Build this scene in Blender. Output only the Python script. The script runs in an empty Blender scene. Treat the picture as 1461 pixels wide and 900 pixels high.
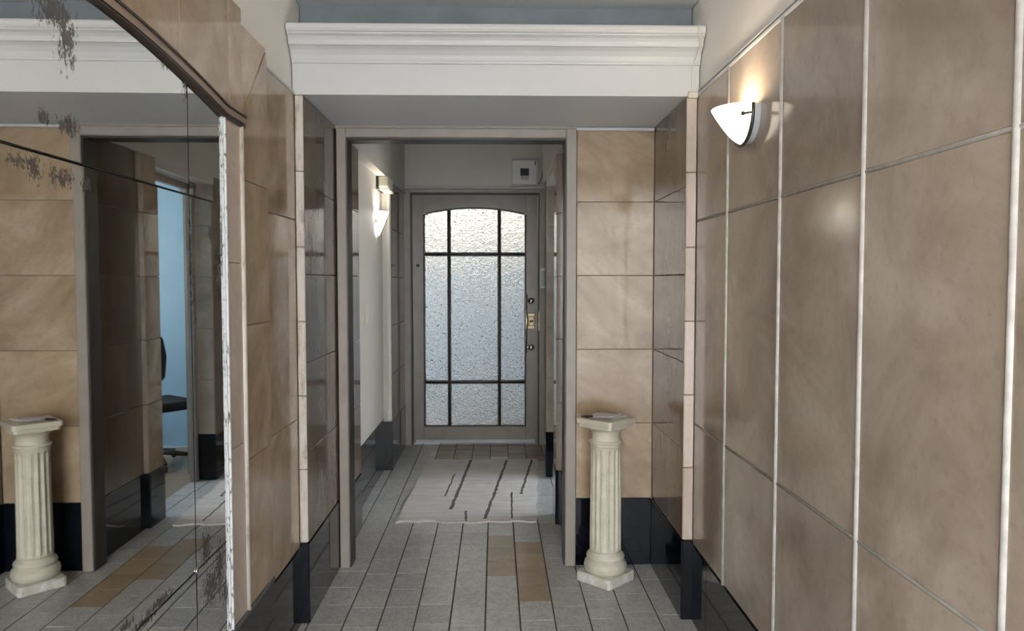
import bpy, bmesh, math, random
from mathutils import Vector, Matrix
random.seed(7)
PI = math.pi
C = bpy.context.scene.collection
S = bpy.context.scene

# ------------------------------------------------------------------ materials
class NT:
    def __init__(s, name):
        s.m = bpy.data.materials.new(name); s.m.use_nodes = True
        s.t = s.m.node_tree; s.t.nodes.clear()
        s.out = s.n('ShaderNodeOutputMaterial')
    def n(s, typ, **kw):
        nd = s.t.nodes.new(typ)
        for k, v in kw.items(): setattr(nd, k, v)
        return nd
    def l(s, a, b): s.t.links.new(a, b)
    def put(s, sock, v):
        if hasattr(v, 'links'): s.l(v, sock)
        else: sock.default_value = v
    def math(s, op, a, b=0.0, c=None, clamp=False):
        nd = s.n('ShaderNodeMath', operation=op); nd.use_clamp = clamp
        s.put(nd.inputs[0], a); s.put(nd.inputs[1], b)
        if c is not None: s.put(nd.inputs[2], c)
        return nd.outputs[0]
    def coord(s): return s.n('ShaderNodeTexCoord').outputs['Object']
    def noise(s, vec, scale, detail=4, rough=.55, stretch=None, dist=0.0, rot=None):
        if rot:
            mr = s.n('ShaderNodeMapping'); s.l(vec, mr.inputs['Vector']); mr.inputs['Rotation'].default_value = rot; vec = mr.outputs[0]
        if stretch:
            mp = s.n('ShaderNodeMapping'); s.l(vec, mp.inputs['Vector']); mp.inputs['Scale'].default_value = stretch; vec = mp.outputs[0]
        nd = s.n('ShaderNodeTexNoise'); s.l(vec, nd.inputs['Vector'])
        nd.inputs['Scale'].default_value = scale; nd.inputs['Detail'].default_value = detail
        nd.inputs['Roughness'].default_value = rough; nd.inputs['Distortion'].default_value = dist
        return nd.outputs['Fac']
    def ramp(s, fac, stops):
        nd = s.n('ShaderNodeValToRGB'); s.l(fac, nd.inputs[0]); e = nd.color_ramp.elements
        while len(e) < len(stops): e.new(.5)
        for k, (p, c) in enumerate(stops):
            e[k].position = p; e[k].color = (*c, 1) if len(c) == 3 else c
        return nd.outputs[0]
    def mix(s, fac, a, b, mode='MIX'):
        nd = s.n('ShaderNodeMix', data_type='RGBA', blend_type=mode)
        s.put(nd.inputs[0], fac)
        s.put(nd.inputs[6], (*a, 1) if isinstance(a, tuple) and len(a) == 3 else a)
        s.put(nd.inputs[7], (*b, 1) if isinstance(b, tuple) and len(b) == 3 else b)
        return nd.outputs[2]
    def bsdf(s, color, rough=.5, metal=0, spec=.5, **kw):
        b = s.n('ShaderNodeBsdfPrincipled')
        s.put(b.inputs['Base Color'], (*color, 1) if isinstance(color, tuple) and len(color) == 3 else color)
        s.put(b.inputs['Roughness'], rough); s.put(b.inputs['Metallic'], metal)
        b.inputs['Specular IOR Level'].default_value = spec
        for k, v in kw.items(): s.put(b.inputs[k.replace('_', ' ')], v)
        return b
    def bump(s, b, h, strength=.1, dist=.01):
        nd = s.n('ShaderNodeBump'); nd.inputs['Strength'].default_value = strength; nd.inputs['Distance'].default_value = dist
        s.l(h, nd.inputs['Height']); s.l(nd.outputs[0], b.inputs['Normal'])
    def done(s, b):
        s.l(b.outputs[0] if not hasattr(b, 'links') else b, s.out.inputs[0]); return s.m

def plain(name, col, rough=.5, metal=0, var=.12, scale=6, bump=0, bscale=60, spec=.5):
    t = NT(name); co = t.coord()
    f = t.noise(co, scale, 5)
    lo = tuple(c*(1-var) for c in col); hi = tuple(min(1, c*(1+var)) for c in col)
    b = t.bsdf(t.ramp(f, [(.3, lo), (.7, hi)]), rough, metal, spec)
    if bump: t.bump(b, t.noise(co, bscale, 3), bump, .003)
    return t.done(b)

def tile_mat(name, a, b_, c, rough=.14, streak=(1, 1, 1), per=.12, scale=3.2, spec=.5, rot=None, w=.16):
    t = NT(name); co = t.coord()
    geo = t.n('ShaderNodeNewGeometry')
    rnd = geo.outputs['Random Per Island']
    # shift the pattern per tile so that neighbours differ
    vm = t.n('ShaderNodeVectorMath', operation='ADD'); t.l(co, vm.inputs[0])
    cb = t.n('ShaderNodeCombineXYZ'); t.l(t.math('MULTIPLY', rnd, 17.0), cb.inputs[0]); t.l(t.math('MULTIPLY', rnd, 9.0), cb.inputs[1]); t.l(t.math('MULTIPLY', rnd, 23.0), cb.inputs[2])
    t.l(cb.outputs[0], vm.inputs[1]); v = vm.outputs[0]
    f1 = t.noise(v, scale, 8, .62, streak, .6, rot)
    f2 = t.noise(v, 38, 5, .7)
    col = t.ramp(f1, [(.5-w, a), (.5, b_), (.5+w, c)])
    col = t.mix(t.math('MULTIPLY', t.ramp(f2, [(.52, (0, 0, 0)), (.75, (1, 1, 1))]), .30), col, tuple(x*.62 for x in a))
    br = t.math('MULTIPLY_ADD', rnd, per*2, 1-per)
    vv = t.n('ShaderNodeVectorMath', operation='SCALE'); t.l(col, vv.inputs[0]); t.l(br, vv.inputs['Scale'])
    r = t.math('MULTIPLY_ADD', t.noise(v, 9, 4), rough*.9, rough*.55)
    bs = t.bsdf(vv.outputs[0], r, 0, spec)
    t.bump(bs, t.noise(v, 5.5, 2), .05, .012)
    return t.done(bs)

M = {}
M['tile'] = tile_mat('glazed_wall_tile', (.285, .225, .175), (.365, .297, .238), (.44, .37, .305), .12)
M['tan'] = tile_mat('tan_wall_tile', (.31, .225, .145), (.425, .320, .215), (.53, .425, .31), .09, (2.0, 2.0, .6), .07, 2.2, .5, (.7, .75, 0))
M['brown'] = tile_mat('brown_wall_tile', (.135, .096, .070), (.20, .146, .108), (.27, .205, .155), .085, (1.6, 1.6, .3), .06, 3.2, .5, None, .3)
M['trimtile'] = tile_mat('pinkish_edge_tile', (.46, .37, .30), (.57, .47, .395), (.64, .55, .48), .2, (1, 1, .4), .08)
M['grout'] = plain('grout', (.26, .22, .18), .85, bump=.3)
M['strip'] = plain('pale_grout_strip', (.50, .48, .45), .6, var=.2, scale=25)
M['black'] = plain('black_glazed_tile', (.004, .005, .009), .06, var=.4, scale=4, spec=.36)
M['plaster'] = plain('cream_plaster', (.82, .79, .735), .6, var=.03, scale=2.5, bump=.08, bscale=35)
M['white'] = plain('white_gloss_paint', (.575, .585, .585), .38, var=.02, scale=3, bump=.04)
M['soffit'] = plain('soffit_bounce_white', (.80, .83, .85), .45, var=.02, scale=3)  # same white as the beam, lightened to stand in for bounced light
M['greyroom'] = plain('grey_white_paint', (.60, .575, .53), .5, var=.04, scale=3, bump=.06, bscale=30)
M['slot'] = plain('slot_shade_grey', (.20, .225, .25), .6, var=.15, scale=5)  # shade of the recess put into the colour
M['frame'] = plain('mauve_grey_frame_paint', (.33, .295, .262), .38, var=.08, scale=9, bump=.05)
M['framedark'] = plain('dark_frame_edge', (.045, .036, .03), .45, var=.2)
M['doorp'] = plain('grey_brown_door_paint', (.225, .203, .184), .33, var=.10, scale=7, bump=.06)
M['muntin'] = plain('dark_lead_bead', (.030, .025, .022), .4, var=.3)
M['chrome'] = plain('worn_chrome', (.62, .60, .57), .22, 1, var=.1)
M['brass'] = plain('aged_brass', (.26, .21, .14), .4, 1, var=.15)
M['darkmetal'] = plain('dark_metal', (.07, .06, .05), .35, .6, var=.2)
M['greymetal'] = plain('light_grey_metal', (.46, .48, .50), .4, .1)
M['whiteplastic'] = plain('white_plastic', (.72, .72, .70), .4, var=.03)
M['creamplastic'] = plain('cream_plastic', (.66, .62, .52), .38, var=.05)
M['blackplastic'] = plain('black_plastic', (.012, .012, .013), .4, var=.3)
M['bluescreen'] = plain('pale_blue_plate', (.34, .44, .52), .25, var=.08)
M['archwood'] = plain('tan_arch_soffit', (.27, .20, .15), .3, var=.12, scale=8)
M['archdark'] = plain('dark_brown_bead', (.040, .026, .019), .35, var=.3)
M['chipped'] = None
M['pedestal'] = None
M['bluewall'] = plain('pale_blue_wall', (.26, .43, .55), .6, var=.04)
M['chairfab'] = plain('black_chair_fabric', (.012, .012, .014), .8, var=.3, scale=40)
M['concrete'] = plain('outdoor_paving', (.62, .615, .60), .85, var=.15, scale=3, bump=.2)
M['dimwall'] = plain('added_yard_wall', (.52, .47, .40), .8, var=.08, scale=2, bump=.1)  # unseen yard, added to keep the door glass from glaring
M['dimfloor'] = plain('added_yard_floor', (.16, .155, .145), .85, var=.3)  # floor of the added yard, darkened to dim the lower panes
M['dimdado'] = plain('added_yard_dado', (.25, .29, .33), .7, var=.35, scale=5)  # lower tone of the added wall, grades the light in the glass

# chipped white mirror edge
t = NT('chipped_white_edge'); co = t.coord()
f = t.noise(co, 70, 6, .7, (1, 1, .5))
M['chipped'] = t.done(t.bsdf(t.ramp(f, [(.36, (.06, .06, .055)), (.46, (.62, .64, .64)), (.8, (.74, .76, .76))]), .35))
# worn white rounded edge
t = NT('worn_white_edge'); co = t.coord()
f = t.noise(co, 30, 6, .7, (1, 1, .35))
M['wornedge'] = t.done(t.bsdf(t.ramp(f, [(.32, (.27, .23, .19)), (.47, (.58, .53, .47)), (.8, (.66, .64, .60))]), .35))
# painted plaster pedestal
t = NT('cream_painted_plaster'); co = t.coord()
f = t.noise(co, 14, 6, .6); g = t.noise(co, 55, 4, .7)
col = t.ramp(f, [(.3, (.57, .53, .41)), (.6, (.68, .65, .54)), (.8, (.74, .72, .63))])
col = t.mix(t.ramp(g, [(.60, (0, 0, 0)), (.72, (.5, .5, .5))]), col, (.42, .37, .27))
b = t.bsdf(col, .42); t.bump(b, g, .12, .004); M['pedestal'] = t.done(b)
t = NT('chipped_plaster_base'); co = t.coord()
f = t.noise(co, 28, 6, .7)
col = t.ramp(f, [(.40, (.60, .57, .47)), (.56, (.70, .69, .64)), (.66, (.82, .84, .86))])
b = t.bsdf(col, .5); t.bump(b, f, .25, .004); M['pedbase'] = t.done(b)

# floor tiles: grey ceramic with fine veining
def floor_tile(name, a, b_, vein, k=.45):
    t = NT(name); co = t.coord(); rnd = t.n('ShaderNodeNewGeometry').outputs['Random Per Island']
    vm = t.n('ShaderNodeVectorMath', operation='ADD'); t.l(co, vm.inputs[0])
    cb = t.n('ShaderNodeCombineXYZ'); t.l(t.math('MULTIPLY', rnd, 13.0), cb.inputs[0]); t.l(t.math('MULTIPLY', rnd, 7.0), cb.inputs[1]); t.l(cb.outputs[0], vm.inputs[1])
    v = vm.outputs[0]
    f1 = t.noise(v, 9, 5); f2 = t.noise(v, 24, 4, .55, None, 1.2)
    col = t.ramp(f1, [(.3, a), (.7, b_)])
    w = t.math('ABSOLUTE', t.math('SUBTRACT', f2, .5))
    vm2 = t.ramp(w, [(.0, (1, 1, 1)), (.06, (0, 0, 0))])
    col = t.mix(t.math('MULTIPLY', vm2, k), col, vein)
    vv = t.n('ShaderNodeVectorMath', operation='SCALE'); t.l(col, vv.inputs[0]); t.l(t.math('MULTIPLY_ADD', rnd, .16, .92), vv.inputs['Scale'])
    bs = t.bsdf(vv.outputs[0], .32); t.bump(bs, f2, .06, .003)
    return t.done(bs)
M['ftile'] = floor_tile('grey_floor_tile', (.47, .47, .455), (.56, .56, .545), (.25, .245, .235), .55)
M['fbrown'] = floor_tile('brown_floor_tile', (.37, .275, .175), (.48, .36, .235), (.28, .20, .125), .3)
M['fdark'] = floor_tile('dark_brown_floor_tile', (.21, .155, .10), (.28, .21, .14), (.15, .11, .07), .3)
M['fgrout'] = plain('floor_grout', (.10, .095, .09), .9, var=.3, scale=20)

# hammered door glass
t = NT('hammered_door_glass'); co = t.coord()
b = t.bsdf((.90, .91, .90), .11, 0, .5, Transmission_Weight=1.0, IOR=1.45)
h = t.noise(co, 48, 2, .4, None, .4)
t.bump(b, h, 1.0, .02)
M['glass'] = t.done(b)

# lamp shades: lit opal glass
def shade_mat(name, col, e):
    t = NT(name)
    b = t.bsdf((.85, .83, .78), .25, 0, .5, Emission_Color=(*col, 1), Emission_Strength=e, Transmission_Weight=0.0)
    return t.done(b)
M['shade_warm'] = shade_mat('lit_opal_glass_warm', (1, .88, .70), .8)
M['shade_cool'] = shade_mat('lit_opal_glass_white', (1, .95, .86), 2.2)
M['lens'] = plain('frosted_lens', (.70, .68, .60), .25, var=.05)

# whitewashed plank mat
t = NT('whitewashed_plank_mat'); co = t.coord()
sp = t.n('ShaderNodeSeparateXYZ'); t.l(co, sp.inputs[0]); X, Y = sp.outputs[0], sp.outputs[1]
base = t.ramp(t.noise(co, 6, 6, .65, (.5, 5, 1)), [(.28, (.55, .51, .475)), (.55, (.68, .645, .61)), (.8, (.76, .735, .70))])
blot = t.ramp(t.noise(co, 20, 5, .65, (1, 3, 1)), [(.60, (0, 0, 0)), (.74, (1, 1, 1))])
col = t.mix(t.math('MULTIPLY', blot, .4), base, (.33, .29, .265))
lines = [((-.191, 5.814), (-.274, 4.548), .011), ((.085, 5.80), (-.063, 4.36), .010), ((.279, 5.80), (.163, 4.868), .009),
         ((.105, 4.918), (.093, 4.36), .006), ((-.179, 4.518), (-.173, 4.32), .007), ((-.294, 5.393), (-.327, 4.831), .006)]
wob = t.math('MULTIPLY', t.math('SUBTRACT', t.noise(co, 9, 4, .6), .5), .02)
thick = t.noise(co, 5, 3, .7, (1, 4, 1))
tot = None
for (xa, ya), (xb, yb), w in lines:
    k = (xb-xa)/(yb-ya)
    xc = t.math('MULTIPLY_ADD', Y, k, xa-k*ya)
    d = t.math('ABSOLUTE', t.math('ADD', t.math('SUBTRACT', X, xc), wob))
    m1 = t.math('LESS_THAN', d, t.math('MULTIPLY', thick, w*1.9))
    m2 = t.math('MULTIPLY', t.math('LESS_THAN', Y, ya), t.math('GREATER_THAN', Y, yb))
    m = t.math('MULTIPLY', m1, m2)
    tot = m if tot is None else t.math('MAXIMUM', tot, m)
col = t.mix(t.math('MULTIPLY', tot, .9), col, (.085, .07, .06))
M['mat'] = t.done(t.bsdf(col, .8, 0, .2))

# mirror silver with tarnish
t = NT('tarnished_mirror'); co = t.coord()
sp = t.n('ShaderNodeSeparateXYZ'); t.l(co, sp.inputs[0]); Y, Z = sp.outputs[1], sp.outputs[2]
spots = [(1.416, 1.885, .075, .05), (1.458, 1.853, .045, .075), (1.38, 1.687, .03, .02), (1.455, 1.688, .05, .028), (1.30, 1.598, .035, .018),
         (1.345, 1.592, .035, .03), (1.43, 1.588, .05, .022), (1.52, 1.585, .03, .02), (1.89, 1.94, .06, .035), (1.98, 1.915, .03, .07), (2.25, 1.85, .05, .09), (2.14, 1.53, .03, .03), (2.20, 1.42, .045, .08),
         (2.23, 1.50, .05, .16), (2.24, 1.22, .03, .12), (2.06, .66, .05, .06), (2.10, .54, .09, .075), (2.16, .56, .05, .10), (1.63, .655, .05, .018), (1.80, .635, .10, .018), (1.72, .625, .12, .016), (1.99, 1.45, .018, .13), (2.01, 1.36, .016, .09), (2.27, .9, .03, .3), (2.24, .47, .07, .07)]
mx = None
for cy, cz, ry, rz in spots:
    cy = cy*.975+(.022 if cy > 1.9 else -.012); cz = 1.4+(cz-1.4)*.975
    dy = t.math('DIVIDE', t.math('SUBTRACT', Y, cy), ry*1.35); dz = t.math('DIVIDE', t.math('SUBTRACT', Z, cz), rz*1.35)
    d = t.math('SQRT', t.math('ADD', t.math('MULTIPLY', dy, dy), t.math('MULTIPLY', dz, dz)))
    m = t.math('SUBTRACT', 1.0, d)
    mx = m if mx is None else t.math('MAXIMUM', mx, m)
mx = t.math('MAXIMUM', mx, 0.0)
nz = t.noise(co, 105, 6, .75, (1, 1, .6))
val = t.math('MULTIPLY', t.math('GREATER_THAN', mx, .001), t.math('ADD', t.math('MULTIPLY', mx, .34), nz))
mask = t.ramp(val, [(.66, (0, 0, 0)), (.76, (1, 1, 1))])
gl = t.bsdf((.83, .84, .83), .015, 1)
dk = t.bsdf((.052, .045, .040), .45)
ms = t.n('ShaderNodeMixShader'); t.l(t.math('MULTIPLY', mask, .92), ms.inputs[0]); t.l(gl.outputs[0], ms.inputs[1]); t.l(dk.outputs[0], ms.inputs[2])
M['mirror'] = t.done(ms.outputs[0])

# ------------------------------------------------------------------ mesh helpers
class MB:
    def __init__(s, *mats): s.bm = bmesh.new(); s.mats = mats
    def _fin(s, faces, mi):
        for f in faces: f.material_index = mi
    def box(s, x0, x1, y0, y1, z0, z1, mi=0, bev=0, seg=1):
        tb = bmesh.new()
        bmesh.ops.create_cube(tb, size=1)
        for v in tb.verts:
            v.co = Vector(((x0+x1)/2+v.co.x*(x1-x0), (y0+y1)/2+v.co.y*(y1-y0), (z0+z1)/2+v.co.z*(z1-z0)))
        if bev: bmesh.ops.bevel(tb, geom=tb.edges[:], offset=bev, segments=seg, affect='EDGES', profile=.5)
        return s.merge(tb, mi)
    def merge(s, tb, mi=0, mat=None, smooth=False):
        if mat is not None: bmesh.ops.transform(tb, matrix=mat, verts=tb.verts[:])
        vm = {}
        for v in tb.verts: vm[v] = s.bm.verts.new(v.co)
        for f in tb.faces:
            try:
                nf = s.bm.faces.new([vm[v] for v in f.verts]); nf.material_index = mi; nf.smooth = smooth
            except ValueError: pass
        tb.free(); return s
    def extr(s, pts, off, mi=0, bev=0, smooth=False):
        """closed polygon pts (3-D) extruded by the vector off"""
        tb = bmesh.new(); off = Vector(off)
        a = [tb.verts.new(Vector(p)) for p in pts]; b = [tb.verts.new(Vector(p)+off) for p in pts]
        n = len(a)
        tb.faces.new(a); tb.faces.new(b[::-1])
        for i in range(n): tb.faces.new((a[i], b[i], b[(i+1) % n], a[(i+1) % n]))
        bmesh.ops.recalc_face_normals(tb, faces=tb.faces[:])
        if bev: bmesh.ops.bevel(tb, geom=tb.edges[:], offset=bev, segments=1, affect='EDGES')
        return s.merge(tb, mi, smooth=smooth)
    def lathe(s, prof, seg=32, mi=0, mat=None, smooth=True, rfun=None):
        """prof: (r,z) list"""
        tb = bmesh.new(); rings = []
        for r, z in prof:
            ring = []
            for i in range(seg):
                a = 2*PI*i/seg; rr = r*(rfun(a, z) if rfun else 1)
                ring.append(tb.verts.new((rr*math.cos(a), rr*math.sin(a), z)))
            rings.append(ring)
        for p, q in zip(rings, rings[1:]):
            for i in range(seg): tb.faces.new((p[i], p[(i+1) % seg], q[(i+1) % seg], q[i]))
        tb.faces.new(rings[0][::-1]); tb.faces.new(rings[-1])
        return s.merge(tb, mi, mat, smooth)
    def tube(s, pts, r, seg=10, mi=0, smooth=True):
        pts = [Vector(p) for p in pts]; tb = bmesh.new(); rings = []
        up = None
        for i, p in enumerate(pts):
            d = (pts[min(i+1, len(pts)-1)]-pts[max(i-1, 0)]).normalized()
            if up is None:
                up = Vector((0, 0, 1)) if abs(d.z) < .9 else Vector((1, 0, 0))
            a = d.cross(up).normalized(); bb = a.cross(d).normalized(); up = bb
            rr = r[i] if isinstance(r, (list, tuple)) else r
            rings.append([tb.verts.new(p+a*rr*math.cos(2*PI*k/seg)+bb*rr*math.sin(2*PI*k/seg)) for k in range(seg)])
        for p, q in zip(rings, rings[1:]):
            for i in range(seg): tb.faces.new((p[i], p[(i+1) % seg], q[(i+1) % seg], q[i]))
        tb.faces.new(rings[0][::-1]); tb.faces.new(rings[-1])
        bmesh.ops.recalc_face_normals(tb, faces=tb.faces[:])
        return s.merge(tb, mi, smooth=smooth)
    def tiles(s, axis, plane, sgn, us, zs, thick=.012, gap=.003, mi=0, bev=.0012):
        """grid of tiles whose visible face lies at `plane`; sgn points out of the wall"""
        for u0, u1 in zip(us, us[1:]):
            for z0, z1 in zip(zs, zs[1:]):
                g = gap/2; a, b = sorted((plane-sgn*thick, plane))
                if axis == 'x': s.box(a, b, u0+g, u1-g, z0+g, z1-g, mi, bev)
                else: s.box(u0+g, u1-g, a, b, z0+g, z1-g, mi, bev)
        return s
    def build(s, name, parent=None, loc=None):
        me = bpy.data.meshes.new(name); s.bm.to_mesh(me); s.bm.free()
        for m in s.mats: me.materials.append(M[m] if isinstance(m, str) else m)
        o = bpy.data.objects.new(name, me); C.objects.link(o)
        if parent: o.parent = parent
        if loc: o.location = loc
        return o

def struct(o): o['kind'] = 'structure'; return o
def thing(name, label, cat, loc=(0, 0, 0), rz=0, group=None):
    o = bpy.data.objects.new(name, None); C.objects.link(o)
    o.location = loc; o.rotation_euler = (0, 0, rz); o.empty_display_size = .1
    return tag(o, label, cat, group)
def tag(o, label, cat, group=None):
    o['label'] = label; o['category'] = cat
    if group: o['group'] = group
    return o

# ------------------------------------------------------------------ measured layout (metres, camera at x=0, y=0, z=1.4)
XL, XR = -.797, .81            # side walls of the hall
YB = -1.1                     # entrance wall behind the camera
YP, YW = 3.05, 3.66           # front of the piers, plane of the inner opening
ZT, ZS = 2.139, 2.135         # top of the tiling, soffit of the beam
PL, PR = -.762, .766          # inner faces of the two piers
SK = .315                     # black tile skirting
ZC = 3.0                      # hall ceiling
YD = 6.42                     # front door wall
NZ = [.334, .705, 1.066, 1.424, 1.778, ZS-.018]   # tile courses in the recess

# ------------------------------------------------------------------ floor
mb = MB('fgrout', 'ftile', 'fbrown', 'fdark')
mb.box(-.95, .95, YB-.3, 3.80, -.12, -.002, 0); mb.box(-.95, .50, 3.80, YD+.1, -.12, -.002, 0)
W = .1442; x_0 = -.044
offs = {0: 4.098, 1: 3.994}
for k in range(-6, 6):
    xa, xb = x_0+k*W, x_0+(k+1)*W
    xa2, xb2 = max(xa+.0032, -.95), min(xb-.0032, .95)
    L = .187
    o = offs.get(k, random.random()*L)
    y = o - math.ceil((o-YB+.3)/L)*L
    while y < YD+.08:
        ya, yb = y, min(y+L, YD+.1)
        m = 1
        if k == 0 and 3.52 < ya+.02 and yb-.02 < 4.10: m = 2
        if k == 1 and 3.22 < ya+.02 and yb-.02 < 4.0: m = 2
        if k in (0, 1) and m == 1 and False: m = 1
        if ya > 5.80 and -.62 < xa and xb < .42: m = 3
        xe = min(xb2, .50) if ya > 3.70 else xb2
        if xe-xa2 < .01: y += L; continue
        mb.box(xa2, xe, ya+.0015, yb-.0015, -.02, random.uniform(-.0006, .0006), m, .0012)
        y += L
struct(mb.build('floor'))

# ------------------------------------------------------------------ right wall
jy = [3.05-.001] + [2.639-.4895*i for i in range(0, 8)]
jy = sorted(jy + [YB])
ZR = [SK, .816, 1.638, ZT]
mb = MB('plaster', 'tile', 'strip', 'white')
mb.box(XR+.010, XR+.22, YB-.3, YW+.2, 0, ZC, 0)
mb.tiles('x', XR, -1, jy, ZR, .012, .008, 1, .0018)
for y in jy[1:-1]:                                    # raised pale strips between the slabs
    mb.tube([(XR+.002, y, SK), (XR+.002, y, ZT)], .0085, 8, 2)
for z in ZR[1:-1]:
    mb.tube([(XR+.003, YB, z), (XR+.003, YP, z)], .0052, 8, 2)
mb.box(XR-.003, XR+.012, YB, YP-.002, ZT-.004, ZT+.010, 3, .003)
mb.box(XR-.001, XR+.012, YB, YP-.002, ZT+.016, ZT+.022, 3, .002)
struct(mb.build('wall_right'))
mb = MB('black', 'grout')
for a, b in zip([YB]+[2.84-.6*i for i in range(8)][::-1], [2.84-.6*i for i in range(8)][::-1]+[YP+.0]):
    if b > YB: mb.box(XR-.004, XR+.012, max(a, YB)+.001, b-.001, 0.001, SK-.002, 0, .0015)
struct(mb.build('baseboard_right'))

# ------------------------------------------------------------------ left wall with the mirror surround
YS1, YS0 = 2.615, .415         # outer ends of the surround
YM1, YM0 = 2.208, .822          # mirror opening
SX = -.775                   # front of the surround
YCN = (YM0+YM1)/2
def arch(y, base=1.876, rise=.068, half=None, p=1.6):
    half = half or (YM1-YCN)
    s_ = min(1, abs(y-YCN)/half)
    return base+rise*(1-s_**p)
mb = MB('plaster', 'tan', 'grout', 'wornedge', 'white')
mb.box(XL-.22, XL-.010, YB-.3, YW+.2, 0, ZC, 0)
mb.tiles('x', XL, 1, [YS1-.01, YP-.001], [SK, .842, 1.641, ZT], .012, .004, 1)
mb.tiles('x', XL, 1, [YB, -.9, -.4, .1, YS0+.01], ZR, .012, .006, 1)
for a, b in ((YB, YS0), (YS1, YP)):
    mb.box(XL-.012, XL+.004, a, b, ZT-.004, ZT+.008, 4, .003)
struct(mb.build('wall_left'))

mb = MB('grout', 'tan', 'wornedge', 'trimtile')
th = SX-XL-.002
def slab(poly, mi=1, x=SX, t_=.012, bev=.0012):       # polygon in (y,z), face at x
    mb.extr([(x-t_, y, z) for y, z in poly], (t_, 0, 0), mi, bev)
# core behind the tiles
zt_B, zt_A = 2.183, 2.227
NA = 40
ys = [YM0+(YM1-YM0)*i/NA for i in range(NA+1)]
core = [(YS0, SK+.06), (YM0, SK+.06)] + [(y, arch(y)+.004) for y in ys] + [(YM1, SK+.06), (YS1, SK+.06), (YS1, zt_B-.006), (2.362, zt_B-.006), (2.362, zt_A-.006), (2*YCN-2.362, zt_A-.006), (2*YCN-2.362, zt_B-.006), (YS0, zt_B-.006)]
mb.extr([(XL-.008, y, z) for y, z in core], (SX-.009-XL+.008, 0, 0), 0)
for sgn in (1, -1):
    def q(y): return y if sgn > 0 else 2*YCN-y
    YB1 = 2.366                                       # strip meets board here
    zz = [SK+.055, .836, 1.259, 1.710]
    for a, b in zip(zz, zz[1:]):
        slab([(q(YB1+.001), a+.0015), (q(YS1), a+.0015), (q(YS1), b-.0015), (q(YB1+.001), b-.0015)])
    slab([(q(YB1+.001), 1.7115), (q(YS1), 1.7115), (q(YS1), zt_B-.012), (q(YB1+.001), 1.912)])   # mitred head of the upright
    slab([(q(YB1+.001), 1.918), (q(YS1-.004), zt_B-.003), (q(YB1+.001), zt_B-.003)])              # mitred corner piece
    cuts = [YB1-.001, 2.25, 1.905, YCN]
    for a, b in zip(cuts, cuts[1:]):
        n = 10; low = [(q(b+(a-b)*i/n), arch(b+(a-b)*i/n)+.026) for i in range(n+1)]
        top = [(q(a), zt_A), (q(b), zt_A)]
        pts = low+top
        pts = [(y-(.0008 if (y == q(a)) == (sgn > 0) else -.0008) if y in (q(a), q(b)) else y, z) for y, z in pts]
        slab(pts)
    # pinkish strip between mirror and board, with a worn rounded bead on its outer edge
    zz2 = [SK+.05, .90, 1.452, 1.874]
    ya, yb = sorted((q(YM1+.008), q(YB1-.018)))
    for a, b in zip(zz2, zz2[1:]):
        mb.box(SX-.012, SX-.003, ya, yb, a+.001, b-.001, 3, .001)
    mb.tube([(SX-.006, q(YB1-.012), SK+.05), (SX-.006, q(YB1-.012), 1.874)], .012, 12, 2)
struct(mb.build('trim_1'))                            # tiled surround of the mirror

mb = MB('black')
mb.box(XL-.01, XL+.004, YS1+.002, YP-.001, .001, SK-.002, 0, .0015)
mb.box(XL-.01, XL+.004, YB, YS0-.002, .001, SK-.002, 0, .0015)
mb.box(XL-.01, SX+.004, YS0, YS1, .001, SK+.048, 0, .002)
mb.tube([(SX-.004, YS0, SK+.045), (SX-.004, YS1, SK+.045)], .010, 8, 0)
struct(mb.build('baseboard_left'))

# mirror (hangs in the recess)
mir = thing('wall_mirror', 'large arched wall mirror of tarnished panels set in the tiled left wall', 'mirror', (XL, YCN, .39))
O = Vector((XL, YCN, .39))
def mpart(name, mb_, zrot=0):
    o = mb_.build(name, mir); o.location = -O; return o
zb = SK+.05
cols = [YM0+.004, 1.068, 1.962, YM1-.010]
for ci, (a, b) in enumerate(zip(cols, cols[1:])):
    for ri, (z0, z1) in enumerate(((zb, .642), (.642, 1.617), (1.617, None))):
        mb = MB('mirror')
        g = .0026
        if z1: pts = [(a+g, z0+g), (b-g, z0+g), (b-g, z1-g), (a+g, z1-g)]
        else: pts = [(a+g, z0+g), (b-g, z0+g)] + [(b-g+(a-b+2*g)*i/16, arch(b-g+(a-b+2*g)*i/16)-.003) for i in range(17)]
        # each old sheet sits very slightly out of true
        ty, tz = {(0, 0): (-.009, 0), (0, 1): (-.009, 0), (0, 2): (-.011, 0), (1, 0): (-.009, 0), (1, 1): (-.009, 0), (1, 2): (-.0110, .0), (2, 2): (-.005, .002), (2, 1): (-.007, 0), (2, 0): (-.007, .002)}.get((ci, ri), (0, 0))
        yc = 1.962; zc_ = (z0+(z1 or 1.95))/2
        P = [(XL+.015+(y-yc)*ty+(z-zc_)*tz, y, z) for y, z in pts]
        mb.extr(P, (-.004, 0, 0), 0)
        mpart('mirror_panel', mb)
mb = MB('framedark')
for y in cols[1:-1]: mb.box(XL-.002, XL+.009, y-.0035, y+.0035, zb, 1.95, 0)
for z in (.642, 1.617): mb.box(XL-.002, XL+.009, YM0, YM1-.01, z-.0035, z+.0035, 0)
o = mpart('joint_backing', mb)
mb = MB('chipped', 'framedark')
mb.box(XL, SX-.004, YM1-.006, YM1-.001, zb, arch(YM1-.01)-.002, 0, .001)
mb.box(XL, SX-.006, YM1-.001, YM1+.002, zb, arch(YM1-.01)-.002, 1)
mb.box(XL, SX+.001, YM1+.002, YM1+.009, zb, arch(YM1)-.002, 0, .001)
mpart('edge_strip', mb)
mb = MB('chipped'); mb.box(XL, SX-.002, YM0-.004, YM0+.004, zb, arch(YM0+.01)-.002, 0, .002)
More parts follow.
